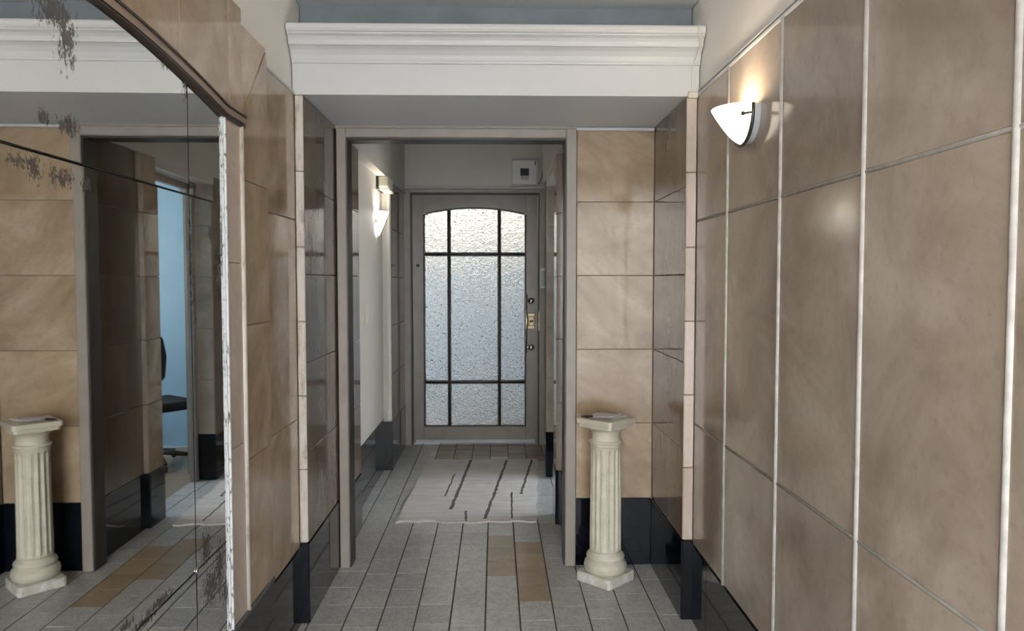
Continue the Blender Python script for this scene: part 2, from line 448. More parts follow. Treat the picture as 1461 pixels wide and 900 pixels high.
mpart('edge_strip', mb)
for y in (1.962, 1.068):
    for z in (.642,):
        mb = MB('chrome'); mb.lathe([(.008, 0), (.008, .003), (.005, .005)], 14, 0, Matrix.Translation((XL+.0155, y, z)) @ Matrix.Rotation(PI/2, 4, 'Y'))
        mpart('mirror_clip', mb)
# arched moulding round the head of the mirror
def arch_sweep(mb_, prof, mi):
    """prof: (x, dz) closed section swept along the arch"""
    yy = [2*YCN-2.370+2*(2.370-YCN)*i/80 for i in range(81)]
    tb = bmesh.new(); rings = []
    for y in yy:
        rings.append([tb.verts.new((x, y, arch(y)+dz)) for x, dz in prof])
    n = len(prof)
    for p, q_ in zip(rings, rings[1:]):
        for i in range(n): tb.faces.new((p[i], q_[i], q_[(i+1) % n], p[(i+1) % n]))
    tb.faces.new(rings[0]); tb.faces.new(rings[-1][::-1])
    bmesh.ops.recalc_face_normals(tb, faces=tb.faces[:])
    mb_.merge(tb, mi, smooth=False)
mb = MB('archwood', 'archdark')
arch_sweep(mb, [(XL+.010, .0), (SX+.008, .0), (SX+.008, .026), (XL+.010, .026)], 0)
arch_sweep(mb, [(XL+.010, -.010), (SX+.002, -.010), (SX+.008, -.004), (SX+.008, .003), (XL+.010, .003)], 1)
arch_sweep(mb, [(SX-.004, .021), (SX+.012, .021), (SX+.013, .026), (SX+.008, .030), (SX-.004, .030)], 1)
mpart('arch_moulding', mb)

# ------------------------------------------------------------------ piers, beam and cornice
def pier(x_out, x_in, name):
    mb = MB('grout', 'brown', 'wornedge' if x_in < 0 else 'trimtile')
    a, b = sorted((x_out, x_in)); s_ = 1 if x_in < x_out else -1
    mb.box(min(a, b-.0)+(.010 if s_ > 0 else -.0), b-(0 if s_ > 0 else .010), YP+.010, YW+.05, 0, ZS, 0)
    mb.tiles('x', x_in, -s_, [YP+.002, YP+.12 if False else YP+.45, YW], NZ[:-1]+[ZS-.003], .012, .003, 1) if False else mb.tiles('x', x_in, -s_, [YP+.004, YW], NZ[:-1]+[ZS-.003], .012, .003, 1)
    zz = [NZ[0]]+[NZ[0]+(.30*i) for i in range(1, 6)]+[ZS-.002]
    mb.tiles('y', YP, -1, [min(x_out, x_in), max(x_out, x_in)], zz, .012, .003, 2, .003)
    struct(mb.build(name))
    mb = MB('black')
    mb.box(min(a, b)-(0), b, YP-.003, YP+.012, .001, NZ[0]-.003, 0, .002)
    a2, b2 = sorted((x_in-s_*.004, x_in+s_*.012))
    mb.box(a2, b2, YP+.002, YW, .001, NZ[0]-.003, 0, .0015)
    struct(mb.build('baseboard_'+name.split('_')[1]))
pier(XL, PL, 'wall_pier_left'.replace('pier_', '') if False else 'trim_2')
pier(XR, PR, 'trim_3')

mb = MB('white')
prof = [(YP, ZS), (YP, 2.256), (YP-.010, 2.256), (YP-.010, 2.263), (YP-.014, 2.270), (YP-.020, 2.285), (YP-.032, 2.302), (YP-.046, 2.313),
        (YP-.054, 2.314), (YP-.054, 2.322), (YP-.058, 2.332), (YP-.066, 2.343), (YP-.078, 2.350), (YP-.078, 2.355), (YP-.085, 2.358), (YP-.090, 2.366), (YP-.090, 2.378), (YP-.085, 2.386), (YP-.078, 2.388),
        (YW+.12, 2.388), (YW+.12, ZS)]
mb.extr([(XL-.005, y, z) for y, z in prof], (XR-XL+.01, 0, 0), 0)
_b = mb.build('trim_4'); _b.data.materials.append(M['soffit'])
for _p in _b.data.polygons:
    if _p.normal.z < -.9 and abs(_p.center.z-ZS) < .004: _p.material_index = 1
struct(_b)                            # cornice beam
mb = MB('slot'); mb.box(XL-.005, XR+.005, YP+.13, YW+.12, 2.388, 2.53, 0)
struct(mb.build('trim_5'))                            # strip between the two mouldings, recess shade put into its grey
mb = MB('white')
prof = [(YP+.004, 2.524), (YP-.010, 2.524), (YP-.014, 2.527), (YP-.014, 2.552), (YP-.018, 2.56), (YP-.03, 2.61), (YP-.04, 2.66), (YP-.06, 2.70), (YP-.06, 2.75), (YW+.12, 2.75), (YW+.12, 2.526)]
mb.extr([(XL-.005, y, z) for y, z in prof], (XR-XL+.01, 0, 0), 0)
struct(mb.build('trim_6'))                            # upper moulding
mb = MB('plaster')
mb.box(XL-.2, XR+.2, YB-.3, YW+.2, ZC, ZC+.12, 0)
mb.box(XL-.005, XR+.005, YP, YW+.12, 2.75, ZC, 0)
struct(mb.build('ceiling'))
# old white cable running down the corner by the beam's right end
mb = MB('creamplastic')
mb.tube([(.788, YP-.094, 2.372), (.793, YP-.095, 2.36), (.789, YP-.093, 2.350), (.797, YP-.084, 2.335), (.800, YP-.066, 2.315), (.797, YP-.06, 2.306), (.790, YP-.030, 2.27), (.786, YP-.014, 2.25), (.785, YP-.006, 2.22), (.786, YP-.006, 2.16), (.787, YP-.008, 2.145)], .0026, 6)
mb.tube([(.786, YP-.094, 2.385), (.783, YP-.098, 2.37), (.788, YP-.094, 2.355), (.801, YP-.080, 2.335), (.805, YP-.062, 2.31)], .0022, 6)
cb_ = tag(mb.build('cable'), 'thin pale cable hanging down the right end of the white cornice', 'cable')
mb = MB('creamplastic'); mb.box(.768, .808, YP-.018, YP+.0, 2.126, 2.150, 0, .003)
mb.box(.772, .80, YP-.014, YP, 2.150, 2.156, 0, .002)
mb.build('end_cap', cb_)

# ------------------------------------------------------------------ recess wall with the inner opening
OL, OR_, OT = -.704, .335, 2.070     # inner opening
mb = MB('grout', 'tan', 'white')
mb.box(.388, XR+.02, YW+.010, YW+.09, 0, ZS+.02, 0)
mb.tiles('y', YW, -1, [.392, PR-.001], NZ, .012, .003, 1)
mb.box(.384, PR-.004, YW-.016, YW+.012, ZS-.020, ZS-.004, 2, .003)
struct(mb.build('wall_back'))
mb = MB('black'); mb.box(.388, PR-.005, YW-.004, YW+.012, .001, NZ[0]-.003, 0, .0015)
struct(mb.build('baseboard_back'))
# painted frame of the opening
mb = MB('frame', 'framedark')
def jamb(x0, x1):
    mb.box(x0, x1, YW-.022, YW+.10, .002, ZS-.012, 0, .004)
jamb(PL+.006, OL-.006); jamb(OR_+.004, .390)
mb.box(OL-.008, OL, YW-.010, YW+.10, .002, OT+.02, 1, .002)
mb.box(OR_-.002, OR_+.006, YW-.010, YW+.10, .002, OT+.02, 1, .002)
mb.box(OL-.007, OR_+.005, YW-.021, YW+.10, OT+.008, ZS-.012, 0, .004)
mb.box(OL-.008, OR_+.006, YW-.008, YW+.10, OT-.002, OT+.010, 1, .002)
mb.box(PL, .392, YW-.012, YW+.1, ZS-.014, ZS+.002, 0, .002)
struct(mb.build('trim_7'))

# ------------------------------------------------------------------ passage behind the opening
ZP = 2.78
YN0, YN1 = 4.26, 5.55         # plastered niche in the left wall
ZN = 2.125
PXL = -.762
mb = MB('greyroom', 'brown', 'grout', 'white')
mb.box(-1.0, PXL-.065, YW+.09, YD+.1, 0, ZN, 0)                          # niche back wall
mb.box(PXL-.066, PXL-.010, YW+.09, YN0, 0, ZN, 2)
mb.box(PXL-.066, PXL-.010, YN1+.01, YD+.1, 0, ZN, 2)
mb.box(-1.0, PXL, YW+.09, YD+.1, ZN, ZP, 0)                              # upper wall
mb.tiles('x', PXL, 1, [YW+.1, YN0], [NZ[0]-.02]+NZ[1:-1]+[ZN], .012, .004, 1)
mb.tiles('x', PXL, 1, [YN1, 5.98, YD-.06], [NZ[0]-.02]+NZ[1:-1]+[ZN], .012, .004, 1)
mb.box(PXL-.064, PXL-.002, YN1, YN1+.012, NZ[0]-.02, ZN, 0)
mb.tube([(PXL+.004, YN1, ZN+.004), (PXL+.004, YD-.02, ZN+.004)], .008, 8, 3)
struct(mb.build('wall_passage_left'))
mb = MB('black')
mb.box(PXL-.01, PXL+.004, YW+.10, YN0, .001, NZ[0]-.022, 0, .0015)
mb.box(PXL-.075, PXL-.061, YN0, YN1, .001, NZ[0]+.05, 0, .0015)
mb.box(PXL-.066, PXL+.004, YN1-.004, YN1+.012, .001, NZ[0]+.03, 0, .0015)
mb.box(PXL-.01, PXL+.004, YN1+.005, YD-.06, .001, NZ[0]+.02, 0, .0015)
struct(mb.build('baseboard_passage_left'))

R1, R2, R3 = .372, .345, .432
YQ0, YQ1, YQ2, YQ3 = 4.28, 4.47, 5.33, 5.50
mb = MB('greyroom', 'brown', 'tile', 'grout', 'white', 'tan')
zc = [NZ[0]-.02]+NZ[1:-1]+[2.11]
mb.box(R1+.010, .50, YW+.09, YQ0, 0, ZP, 3)
mb.tiles('x', R1, -1, [YW+.1, YQ0], zc, .012, .004, 1)
mb.box(R2+.010, .50, YQ0+.010, YQ1, 0, 2.11, 3)
mb.tiles('x', R2, -1, [YQ0+.002, YQ1], zc, .012, .004, 5)
mb.tiles('y', YQ0, -1, [R2+.001, R1+.03], zc, .012, .004, 2)
mb.tiles('y', YQ1+.011, 1, [R2+.002, .498], zc, .011, .004, 2)
mb.box(R2+.012, .50, YQ2+.010, YQ3, 0, 2.11, 3)
mb.tiles('x', R2+.015, -1, [YQ2+.002, YQ3], zc, .012, .004, 2)
mb.tiles('y', YQ2, -1, [R2+.016, .47], zc, .012, .004, 2)
mb.box(R3+.010, .60, YQ3, YD+.1, 0, 2.11, 3)
mb.tiles('x', R3, -1, [YQ3, 5.95, YD-.06], zc, .012, .004, 2)
mb.box(R2+.004, .50, YW+.09, YQ2+.3, 2.11, ZP, 0)
mb.box(R3, .60, YQ2+.2, YD+.1, 2.11, ZP, 0)
mb.box(R2+.012, .50, YQ1, YQ2+.012, 2.06, 2.112, 0)
mb.tube([(R3-.004, YQ3, 2.115), (R3-.004, YD-.02, 2.115)], .008, 8, 4)
struct(mb.build('wall_passage_right'))
mb = MB('black')
mb.box(R1-.004, R1+.01, YW+.10, YQ0, .001, NZ[0]-.022, 0, .0015)
mb.box(R2-.004, R1+.02, YQ0-.004, YQ0+.012, .001, NZ[0]-.022, 0, .0015)
mb.box(R2-.004, R2+.012, YQ0, YQ1+.012, .001, NZ[0]-.022, 0, .0015)
mb.box(R2+.011, .475, YQ2-.005, YQ2+.012, .001, NZ[0]-.01, 0, .0015)
mb.box(R2+.011, R2+.02, YQ2, YQ3, .001, NZ[0]-.022, 0, .0015)
mb.box(R3-.004, R3+.012, YQ3, YD-.06, .001, NZ[0]-.022, 0, .0015)
struct(mb.build('baseboard_passage_right'))
# frame of the side doorway
mb = MB('frame')
mb.box(.47, .505, YQ2-.055, YQ2-.012, .001, 2.06, 0, .003)
mb.box(.47, .505, YQ1+.014, YQ1+.055, .001, 2.06, 0, .003)
mb.box(.47, .505, YQ1+.014, YQ2-.012, 2.02, 2.065, 0, .003)
struct(mb.build('door_2'))

mb = MB('greyroom')
mb.box(-1.0, .62, YW+.12, YD+.25, ZP, ZP+.12, 0)
mb.box(-1.0, .62, YW+.09, YW+.12, ZS, ZP+.12, 0)
struct(mb.build('ceiling_passage'))

# front door wall
DT = 2.118; DL, DR = -.700, .357
FT = 2.165
mb = MB('greyroom', 'white')
mb.box(-1.0, .62, YD+.0, YD+.16, FT, ZP, 0)
mb.box(-1.0, -.785, YD+.01, YD+.16, 0, FT, 0); mb.box(.43, .62, YD+.01, YD+.16, 0, FT, 0)
mb.box(PXL-.02, R3, YD-.014, YD+.02, FT+.004, FT+.020, 1, .004)
mb.box(PXL-.02, R3, YD-.008, YD+.02, FT+.026, FT+.032, 1, .002)
struct(mb.build('wall_front'))

# ------------------------------------------------------------------ front door (door_1)
door = bpy.data.objects.new('door_1', None); C.objects.link(door); struct(door)
door.location = (DL, YD, 0)
def dpart(name, mb_): o = mb_.build(name, door); o.location = (-DL, -YD, 0); return o
mb = MB('frame', 'framedark')
for a, b in ((-.785, DL-.014), (DR+.014, .430)):
    mb.box(a, b, YD-.035, YD+.11, .001, FT, 0, .004)
mb.box(DL-.016, DR+.016, YD-.035, YD+.11, DT+.016, FT, 0, .004)
mb.box(DL-.016, DL-.004, YD-.020, YD+.10, .001, DT+.016, 1, .002)
mb.box(DR+.004, DR+.016, YD-.020, YD+.10, .001, DT+.016, 1, .002)
mb.box(DL-.016, DR+.016, YD-.020, YD+.10, DT+.004, DT+.018, 1, .002)
dpart('door_frame', mb)

px = [(-.597, -.407), (-.378, .018), (.047, .247)]
pz = [(.165, .520), (.550, 1.605), (1.637, None)]
xmid = (px[0][0]+px[-1][1])/2; xh = (px[-1][1]-px[0][0])/2
def dz_arch(x): return 1.955+.050*(1-((x-xmid)/xh)**2)
y0, y1 = YD-.002, YD+.042
mb = MB('doorp')
G = .012          # bead width
mb.box(DL, px[0][0]-G, y0, y1, .012, DT, 0, .003)
mb.box(px[-1][1]+G, DR, y0, y1, .012, DT, 0, .003)
mb.box(px[0][0]-G, px[-1][1]+G, y0+.001, y1-.001, .012, pz[0][0]-G, 0)
n = 24
xs = [px[0][0]-G+(px[-1][1]-px[0][0]+2*G)*i/n for i in range(n+1)]
mb.extr([(x, y0+.001, dz_arch(max(px[0][0], min(px[-1][1], x)))+G) for x in xs]+[(xs[-1], y0+.001, DT), (xs[0], y0+.001, DT)], (0, y1-y0-.002, 0), 0)
dpart('door_leaf', mb)
# glazing bars: one dark lattice with raised rounded beads
mb = MB('muntin')
for (a, b), (c, d) in zip(px, px[1:]):
    mb.box(b, c, y0-.004, y1, pz[0][0], dz_arch((b+c)/2)+.004, 0, .004)
    mb.tube([((b+c)/2, y0-.006, pz[0][0]), ((b+c)/2, y0-.006, dz_arch((b+c)/2))], .007, 8)
for (a, b), (c, d) in zip(pz, pz[1:]):
    mb.box(px[0][0], px[-1][1], y0-.003, y1, b, c, 0, .004)
    mb.tube([(px[0][0], y0-.006, (b+c)/2), (px[-1][1], y0-.006, (b+c)/2)], .007, 8)
mb.box(px[0][0]-G, px[0][0], y0-.003, y1, pz[0][0]-G, dz_arch(px[0][0])+G*.6, 0, .003)
mb.box(px[-1][1], px[-1][1]+G, y0-.003, y1, pz[0][0]-G, dz_arch(px[-1][1])+G*.6, 0, .003)
mb.box(px[0][0]-G, px[-1][1]+G, y0-.003, y1, pz[0][0]-G, pz[0][0], 0, .003)
xs2 = [px[0][0]+(px[-1][1]-px[0][0])*i/n for i in range(n+1)]
mb.extr([(x, y0-.003, dz_arch(x)) for x in xs2]+[(x, y0-.003, dz_arch(x)+G) for x in xs2[::-1]], (0, y1-y0, 0), 0)
dpart('glazing_bar', mb)
for (a, b) in px:
    for (c, d) in pz:
        mb = MB('glass'); e = .003
        if d: mb.box(a-e, b+e, YD+.018, YD+.024, c-e, d+e, 0)
        else:
            xx = [a-e+(b-a+2*e)*i/12 for i in range(13)]
            mb.extr([(x, YD+.018, dz_arch(max(px[0][0], min(px[-1][1], x)))+e) for x in xx]+[(b+e, YD+.018, c-e), (a-e, YD+.018, c-e)], (0, .006, 0), 0)
        dpart('glass_pane', mb)
# pull handle with two mounts, lock, small bolt on the hinge side
hx = .262
mb = MB('chrome')
mb.tube([(.298, y0+.002, 1.228), (.285, y0-.040, 1.232), (hx, y0-.052, 1.236), (hx-.004, y0-.055, 1.285)], .0085, 10)
mb.tube([(hx-.004, y0-.055, 1.285), (hx-.003, y0-.056, 1.05), (hx-.004, y0-.055, .79)], .0085, 10)
mb.tube([(.298, y0+.002, .832), (.285, y0-.040, .836), (hx, y0-.052, .838)], .0085, 10)
dpart('pull_handle', mb)
for z in (1.228, .832):
    mb = MB('chrome', 'blackplastic')
    mb.lathe([(.028, 0), (.028, .006), (.018, .016), (.010, .020)], 20, 0, Matrix.Translation((.302, y0, z)) @ Matrix.Rotation(PI/2, 4, 'X'))
    dpart('handle_rose', mb)
mb = MB('brass', 'darkmetal', 'creamplastic')
mb.box(.270, .335, y0-.006, y0+.002, .985, 1.125, 0, .006)
mb.box(.280, .326, y0-.016, y0-.004, 1.015, 1.095, 0, .005, 2)
mb.lathe([(.013, 0), (.013, .010), (.009, .014)], 18, 1, Matrix.Translation((.303, y0-.014, 1.055)) @ Matrix.Rotation(PI/2, 4, 'X'))
mb.box(.3, .306, y0-.032, y0-.026, 1.045, 1.066, 0, .001)
dpart('door_lock', mb)
mb = MB('brass'); mb.box(DR+.004, DR+.016, YD-.030, YD-.018, .97, 1.14, 0, .003); dpart('strike_plate', mb)
mb = MB('greymetal'); mb.box(DL+.02, DR-.02, y0-.012, y0, .014, .045, 0, .004); dpart('kick_bar', mb)
mb = MB('darkmetal'); mb.lathe([(.014, 0), (.014, .008), (.006, .012)], 16, 0, Matrix.Translation((-.655, y0, 1.525)) @ Matrix.Rotation(PI/2, 4, 'X')); dpart('door_viewer', mb)

# ------------------------------------------------------------------ small fittings of the passage
kp = thing('intercom', 'narrow pale blue entry panel on the right jamb of the front door', 'intercom', (.402, YD-.035, 1.42))
mb = MB('whiteplastic'); mb.box(-.026, .026, -.022, -.0005, -.085, .085, 0, .004); mb.build('housing', kp)
mb = MB('bluescreen'); mb.box(-.018, .018, -.025, -.0215, -.070, .060, 0, .002); mb.build('front_plate', kp)

bx = thing('meter_box', 'square white box with dark window above the right of the door', 'wall box', (.243, YD-.001, 2.30))
mb = MB('whiteplastic'); mb.box(-.108, .108, -.075, 0, -.106, .106, 0, .006, 2); mb.build('box_body', bx)
mb = MB('whiteplastic'); mb.box(-.102, .102, -.082, -.0745, -.100, .100, 0, .004); mb.build('lid', bx)
mb = MB('blackplastic', 'greymetal')
mb.box(-.036, .036, -.0855, -.081, -.030, .030, 0, .002); mb.lathe([(.02, 0), (.02, .004), (.012, .006)], 20, 0, Matrix.Translation((-.004, -.085, -.004)) @ Matrix.Rotation(PI/2, 4, 'X'))
mb.build('window', bx)
mb = MB('greymetal'); mb.box(-.032, .032, -.0855, -.081, -.064, -.032, 0, .002); mb.build('plate', bx)
mb = MB('blackplastic'); mb.box(.083, .090, -.0855, -.081, .055, .088, 0, .001); mb.build('catch', bx)
mb = MB('darkmetal')
mb.tube([(.352, YD-.02, 2.205), (.372, YD-.012, 2.22), (.392, YD-.008, 2.27), (.402, YD-.006, 2.36), (.415, YD-.006, 2.44), (.424, YD-.010, 2.60)], .0032, 6)
tag(mb.build('cable'), 'dark cable curving up the corner beside the white meter box', 'cable')

NX = PXL-.065
# wall light builder: half-bowl uplighter on a wall; local +x points out of the wall, y along it
def half_bowl(w, h, d, n=20, m=12, tip=.0, thick=.004, zpow=.55, shrink=1.0):
    """shell of a half bowl open at the top"""
    tb = bmesh.new()
    def surf(k, off):
        rows = []
        for j in range(m+1):
            t_ = j/m                                   # 0 bottom .. 1 rim
            z = -h+h*t_
            s_ = (t_**zpow)*(1-tip)+tip*t_
            row = []
            for i in range(n+1):
                a = -PI/2+PI*i/n
                row.append(tb.verts.new((max(.002, (d*s_-off)*math.cos(a)+.002), (w/2*s_-off*.9)*math.sin(a), z+(off if j == 0 else 0))))
            rows.append(row)
        return rows
    A = surf(0, 0); B = surf(1, thick)
    for R, fl in ((A, 0), (B, 1)):
        for j in range(m):
            for i in range(n):
                v = (R[j][i], R[j][i+1], R[j+1][i+1], R[j+1][i])
                try: tb.faces.new(v[::-1] if fl else v)
                except ValueError: pass
    for i in range(n): tb.faces.new((A[m][i], A[m][i+1], B[m][i+1], B[m][i]))
    bmesh.ops.remove_doubles(tb, verts=tb.verts[:], dist=.0004)
    bmesh.ops.recalc_face_normals(tb, faces=tb.faces[:])
    return tb
def add_bulb(parent, loc, energy, col, rad=.03):
    l = bpy.data.lights.new('bulb_glow', 'POINT'); l.energy = energy; l.color = col; l.shadow_soft_size = rad
    o = bpy.data.objects.new('bulb_glow', l); C.objects.link(o); o.parent = parent; o.location = loc; return o

# hall sconce on the right wall
sc = thing('wall_sconce', 'white glass half-bowl wall light with dark rim on the right tiled wall', 'wall light', (XR, 2.415, 1.943), PI)
# local +x (out of wall) = world -x
mb = MB('shade_warm'); mb.merge(half_bowl(.205, .112, .092, zpow=.68, thick=.004), 0, Matrix.Translation((.028, 0, 0)), True); mb.build('glass_shade', sc)
mb = MB('greymetal')
pts = [(0, .098*math.cos(PI*i/16), -.003-.106*math.sin(PI*i/16)**.75) for i in range(17)]
mb.extr(pts, (.026, 0, 0), 0); mb.build('back_plate', sc)
mb = MB('darkmetal')
rim = []
for i in range(25):
    a = PI*i/24; rim.append((.026, .104*math.cos(a)*1.0, -.002-.112*math.sin(a)**.75))
mb.tube(rim, .0055, 10); mb.build('dark_rim', sc)
for s_ in (1, -1):
    mb = MB('darkmetal')
    mb.tube([(.026, s_*.098, -.030), (.038, s_*.094, -.031), (.052, s_*.087, -.032)], .0035, 8)
    mb.lathe([(.005, -.005), (.006, 0), (.005, .005)], 12, 0, Matrix.Translation((.052, s_*.087, -.032)))
    mb.build('clip', sc)
add_bulb(sc, (.062, 0, -.022), 1.7, (1, .80, .56), .02)

# passage sconce
s2 = thing('wall_sconce', 'glowing white teardrop wall light in the plastered niche of the passage', 'wall light', (NX, 5.30, 1.876), 0)
mb = MB('shade_cool'); mb.merge(half_bowl(.135, .170, .072, zpow=.85, thick=.004), 0, Matrix.Translation((.012, 0, 0)), True); mb.build('glass_shade', s2)
mb = MB('whiteplastic'); mb.extr([(0, -.05, -.01), (0, -.045, -.07), (0, 0, -.13), (0, .045, -.07), (0, .05, -.01)], (.014, 0, 0), 0, .002); mb.build('back_plate', s2)
add_bulb(s2, (.045, 0, -.035), 1.9, (1, .90, .74), .025)

# emergency light
em = thing('emergency_light', 'boxy cream emergency light fixed high in the passage niche', 'emergency light', (NX, 5.42, 2.080), 0)
mb = MB('blackplastic'); mb.box(0, .016, -.125, .125, -.048, .044, 0, .003); mb.build('mount', em)
mb = MB('creamplastic'); mb.box(.015, .085, -.12, .12, -.035, .042, 0, .010, 2); mb.build('housing', em)
mb = MB('lens')
pr = [(.020, -.034), (.083, -.034), (.094, -.044), (.088, -.058), (.035, -.058), (.020, -.048)]
mb.extr([(x, -.11, z) for x, z in pr], (0, .22, 0), 0, .003); mb.build('lens_cover', em)
# conduit at the niche's far edge, with its end box
cd = thing('cable_conduit', 'thin white conduit down the far corner of the passage niche', 'conduit', (NX, YN1-.016, .39))
mb = MB('whiteplastic'); mb.box(.045, .058, -.006, .008, .03, 1.71, 0, .002); mb.build('channel', cd)
mb = MB('whiteplastic'); mb.box(.036, .066, -.020, .010, -.01, .07, 0, .004); mb.build('end_box', cd)
sw = thing('light_switch', 'slim cream switch plate on the pale niche wall', 'switch', (NX, 4.83, 1.19))
mb = MB('creamplastic'); mb.box(0, .010, -.045, .045, -.065, .065, 0, .003); mb.build('plate', sw)
mb = MB('whiteplastic'); mb.box(.009, .015, -.013, .013, -.022, .022, 0, .002); mb.build('rocker', sw)

# ------------------------------------------------------------------ floor mat
mb = MB('mat')
def matpt(u, v):
    xl = -.578+(-.519+.578)*v; xr = .236+(.328-.236)*v
    yl = 4.315; yh = 5.835
    x = xl+(xr-xl)*u; y = yl+(yh-yl)*v
    if v == 0: y += .03*math.sin(u*9)*(1-u)+.012*math.sin(u*31)
    if u == 1: x += .006*math.sin(v*23)
    if u == 0: x += .003*math.sin(v*17)
    return x, y
nu, nv = 24, 30
g = [[mb.bm.verts.new((*matpt(i/nu, j/nv), .0115+.0014*math.sin(i*1.7)*math.sin(j*.9))) for i in range(nu+1)] for j in range(nv+1)]
gb = [[mb.bm.verts.new((*matpt(i/nu, j/nv), .0012)) for i in range(nu+1)] for j in range(nv+1)]
for j in range(nv):
    for i in range(nu):
        mb.bm.faces.new((g[j][i], g[j][i+1], g[j+1][i+1], g[j+1][i]))
        mb.bm.faces.new((gb[j][i], gb[j+1][i], gb[j+1][i+1], gb[j][i+1]))
for i in range(nu):
    mb.bm.faces.new((gb[0][i], gb[0][i+1], g[0][i+1], g[0][i])); mb.bm.faces.new((g[nv][i], g[nv][i+1], gb[nv][i+1], gb[nv][i]))
for j in range(nv):
    mb.bm.faces.new((g[j][0], g[j+1][0], gb[j+1][0], gb[j][0])); mb.bm.faces.new((gb[j][nu], gb[j+1][nu], g[j+1][nu], g[j][nu]))
tag(mb.build('floor_mat'), 'whitewashed plank patterned mat on the floor before the front door', 'mat')

# ------------------------------------------------------------------ plaster pedestal
PX, PY = .512, 3.475
pd = thing('pedestal', 'cream fluted plaster column pedestal standing against the tan tiled wall', 'pedestal', (PX, PY, .001), PI/4)
def square_ch(h, ch):   # square with cut corners
    return [(h, -h+ch), (h, h-ch), (h-ch, h), (-h+ch, h), (-h, h-ch), (-h, -h+ch), (-h+ch, -h), (h-ch, -h)]
mb = MB('pedbase')
mb.extr([(x, y, 0) for x, y in square_ch(.1, .012)], (0, 0, .046), 0, .004)
mb.build('plinth', pd)
mb = MB('pedestal')
mb.lathe([(.085, .045), (.092, .050), (.0985, .062), (.100, .076), (.097, .090), (.088, .100), (.083, .103), (.083, .108), (.088, .113), (.089, .120), (.085, .128), (.078, .134), (.074, .140), (.072, .150)], 48)
mb.build('base_moulding', pd)
mb = MB('pedestal')
NF = 16
def flute(a, z):
    k = (a*NF/(2*PI)) % 1.0
    d = abs(k-.5)*2
    groove = max(0, 1-(d/.74)**2)**.5 if d < .74 else 0
    e = min(1, max(0, (z-.155)/.018), max(0, (.628-z)/.018))
    return 1-.105*groove*e
zs = [.145, .155, .160, .166, .173]+[.173+(.61-.173)*i/8 for i in range(1, 9)]+[.616, .622, .628, .636]
mb.lathe([(.0735-.004*(z-.145)/.5, z) for z in zs], NF*10, 0, None, True, flute)
mb.build('fluted_shaft', pd)
mb = MB('pedestal')
mb.lathe([(.068, .630), (.071, .636), (.073, .640), (.073, .643), (.070, .645), (.070, .648), (.076, .650), (.0785, .655), (.076, .660), (.068, .662), (.067, .666), (.067, .698), (.069, .701), (.072, .704), (.072, .707), (.078, .711), (.087, .716), (.094, .722), (.096, .726)], 48)
mb.build('capital', pd)
mb = MB('pedestal')
mb.extr([(x, y, .724) for x, y in square_ch(.092, .010)], (0, 0, .017), 0, .0018)
mb.extr([(x, y, .741) for x, y in square_ch(.101, .009)], (0, 0, .024), 0, .002)
mb.build('abacus', pd)
ZA = .7665
def paper_mat(name, bg, ink, sc_):
    t = NT(name); co = t.coord()
    f = t.noise(co, sc_, 3, .7, (1, 3.5, 1))
    return t.done(t.bsdf(t.ramp(f, [(.55, bg), (.63, ink)]), .55))
M['paper1'] = paper_mat('printed_leaflet_lilac', (.80, .76, .88), (.52, .48, .62), 30)
M['paper2'] = paper_mat('printed_leaflet_white', (.86, .85, .82), (.40, .40, .42), 42)
M['paper3'] = paper_mat('printed_leaflet_cream', (.72, .67, .56), (.50, .42, .34), 30)
def leaflet(x, y, w, d, a, z, mat, label):
    mb = MB(mat); tb = bmesh.new()
    n = 6
    def hgt(i): return .0016+.006*(i/n)**3
    top = [[tb.verts.new((-w/2+w*i/n, s_*d/2, hgt(i))) for s_ in (-1, 1)] for i in range(n+1)]
    bot = [[tb.verts.new((-w/2+w*i/n, s_*d/2, hgt(i)-.0014)) for s_ in (-1, 1)] for i in range(n+1)]
    for i in range(n):
        tb.faces.new((top[i][0], top[i+1][0], top[i+1][1], top[i][1])); tb.faces.new((bot[i][0], bot[i][1], bot[i+1][1], bot[i+1][0]))
        for s_ in (0, 1): tb.faces.new((top[i][s_], top[i+1][s_], bot[i+1][s_], bot[i][s_]))
    for i in (0, n): tb.faces.new((top[i][0], top[i][1], bot[i][1], bot[i][0]))
    bmesh.ops.recalc_face_normals(tb, faces=tb.faces[:])
    mb.merge(tb, 0); o = mb.build('leaflet', None, (x, y, z)); o.rotation_euler = (0, 0, a)
    tag(o, label, 'leaflet')
leaflet(PX+.045, PY+.010, .09, .065, .5, ZA, 'paper2', 'white printed leaflet with dark type lying right of the lilac one on the pedestal')
leaflet(PX-.012, PY-.030, .095, .075, -.25, ZA+.0105, 'paper1', 'lilac leaflet uppermost in the middle of the pedestal top')
leaflet(PX-.040, PY+.035, .085, .060, .9, ZA, 'paper3', 'cream leaflet under the lilac one at the back of the pedestal')
mb = MB('blackplastic'); mb.box(-.022, .022, -.008, .008, 0, .010, 0, .003, 2)
mb.box(-.034, -.020, -.005, .005, .002, .008, 0, .002)
o = mb.build('lighter', None, (PX-.083, PY+.000, ZA)); o.rotation_euler = (0, 0, .2)
tag(o, 'small dark lighter lying at the left corner of the pedestal top', 'lighter')

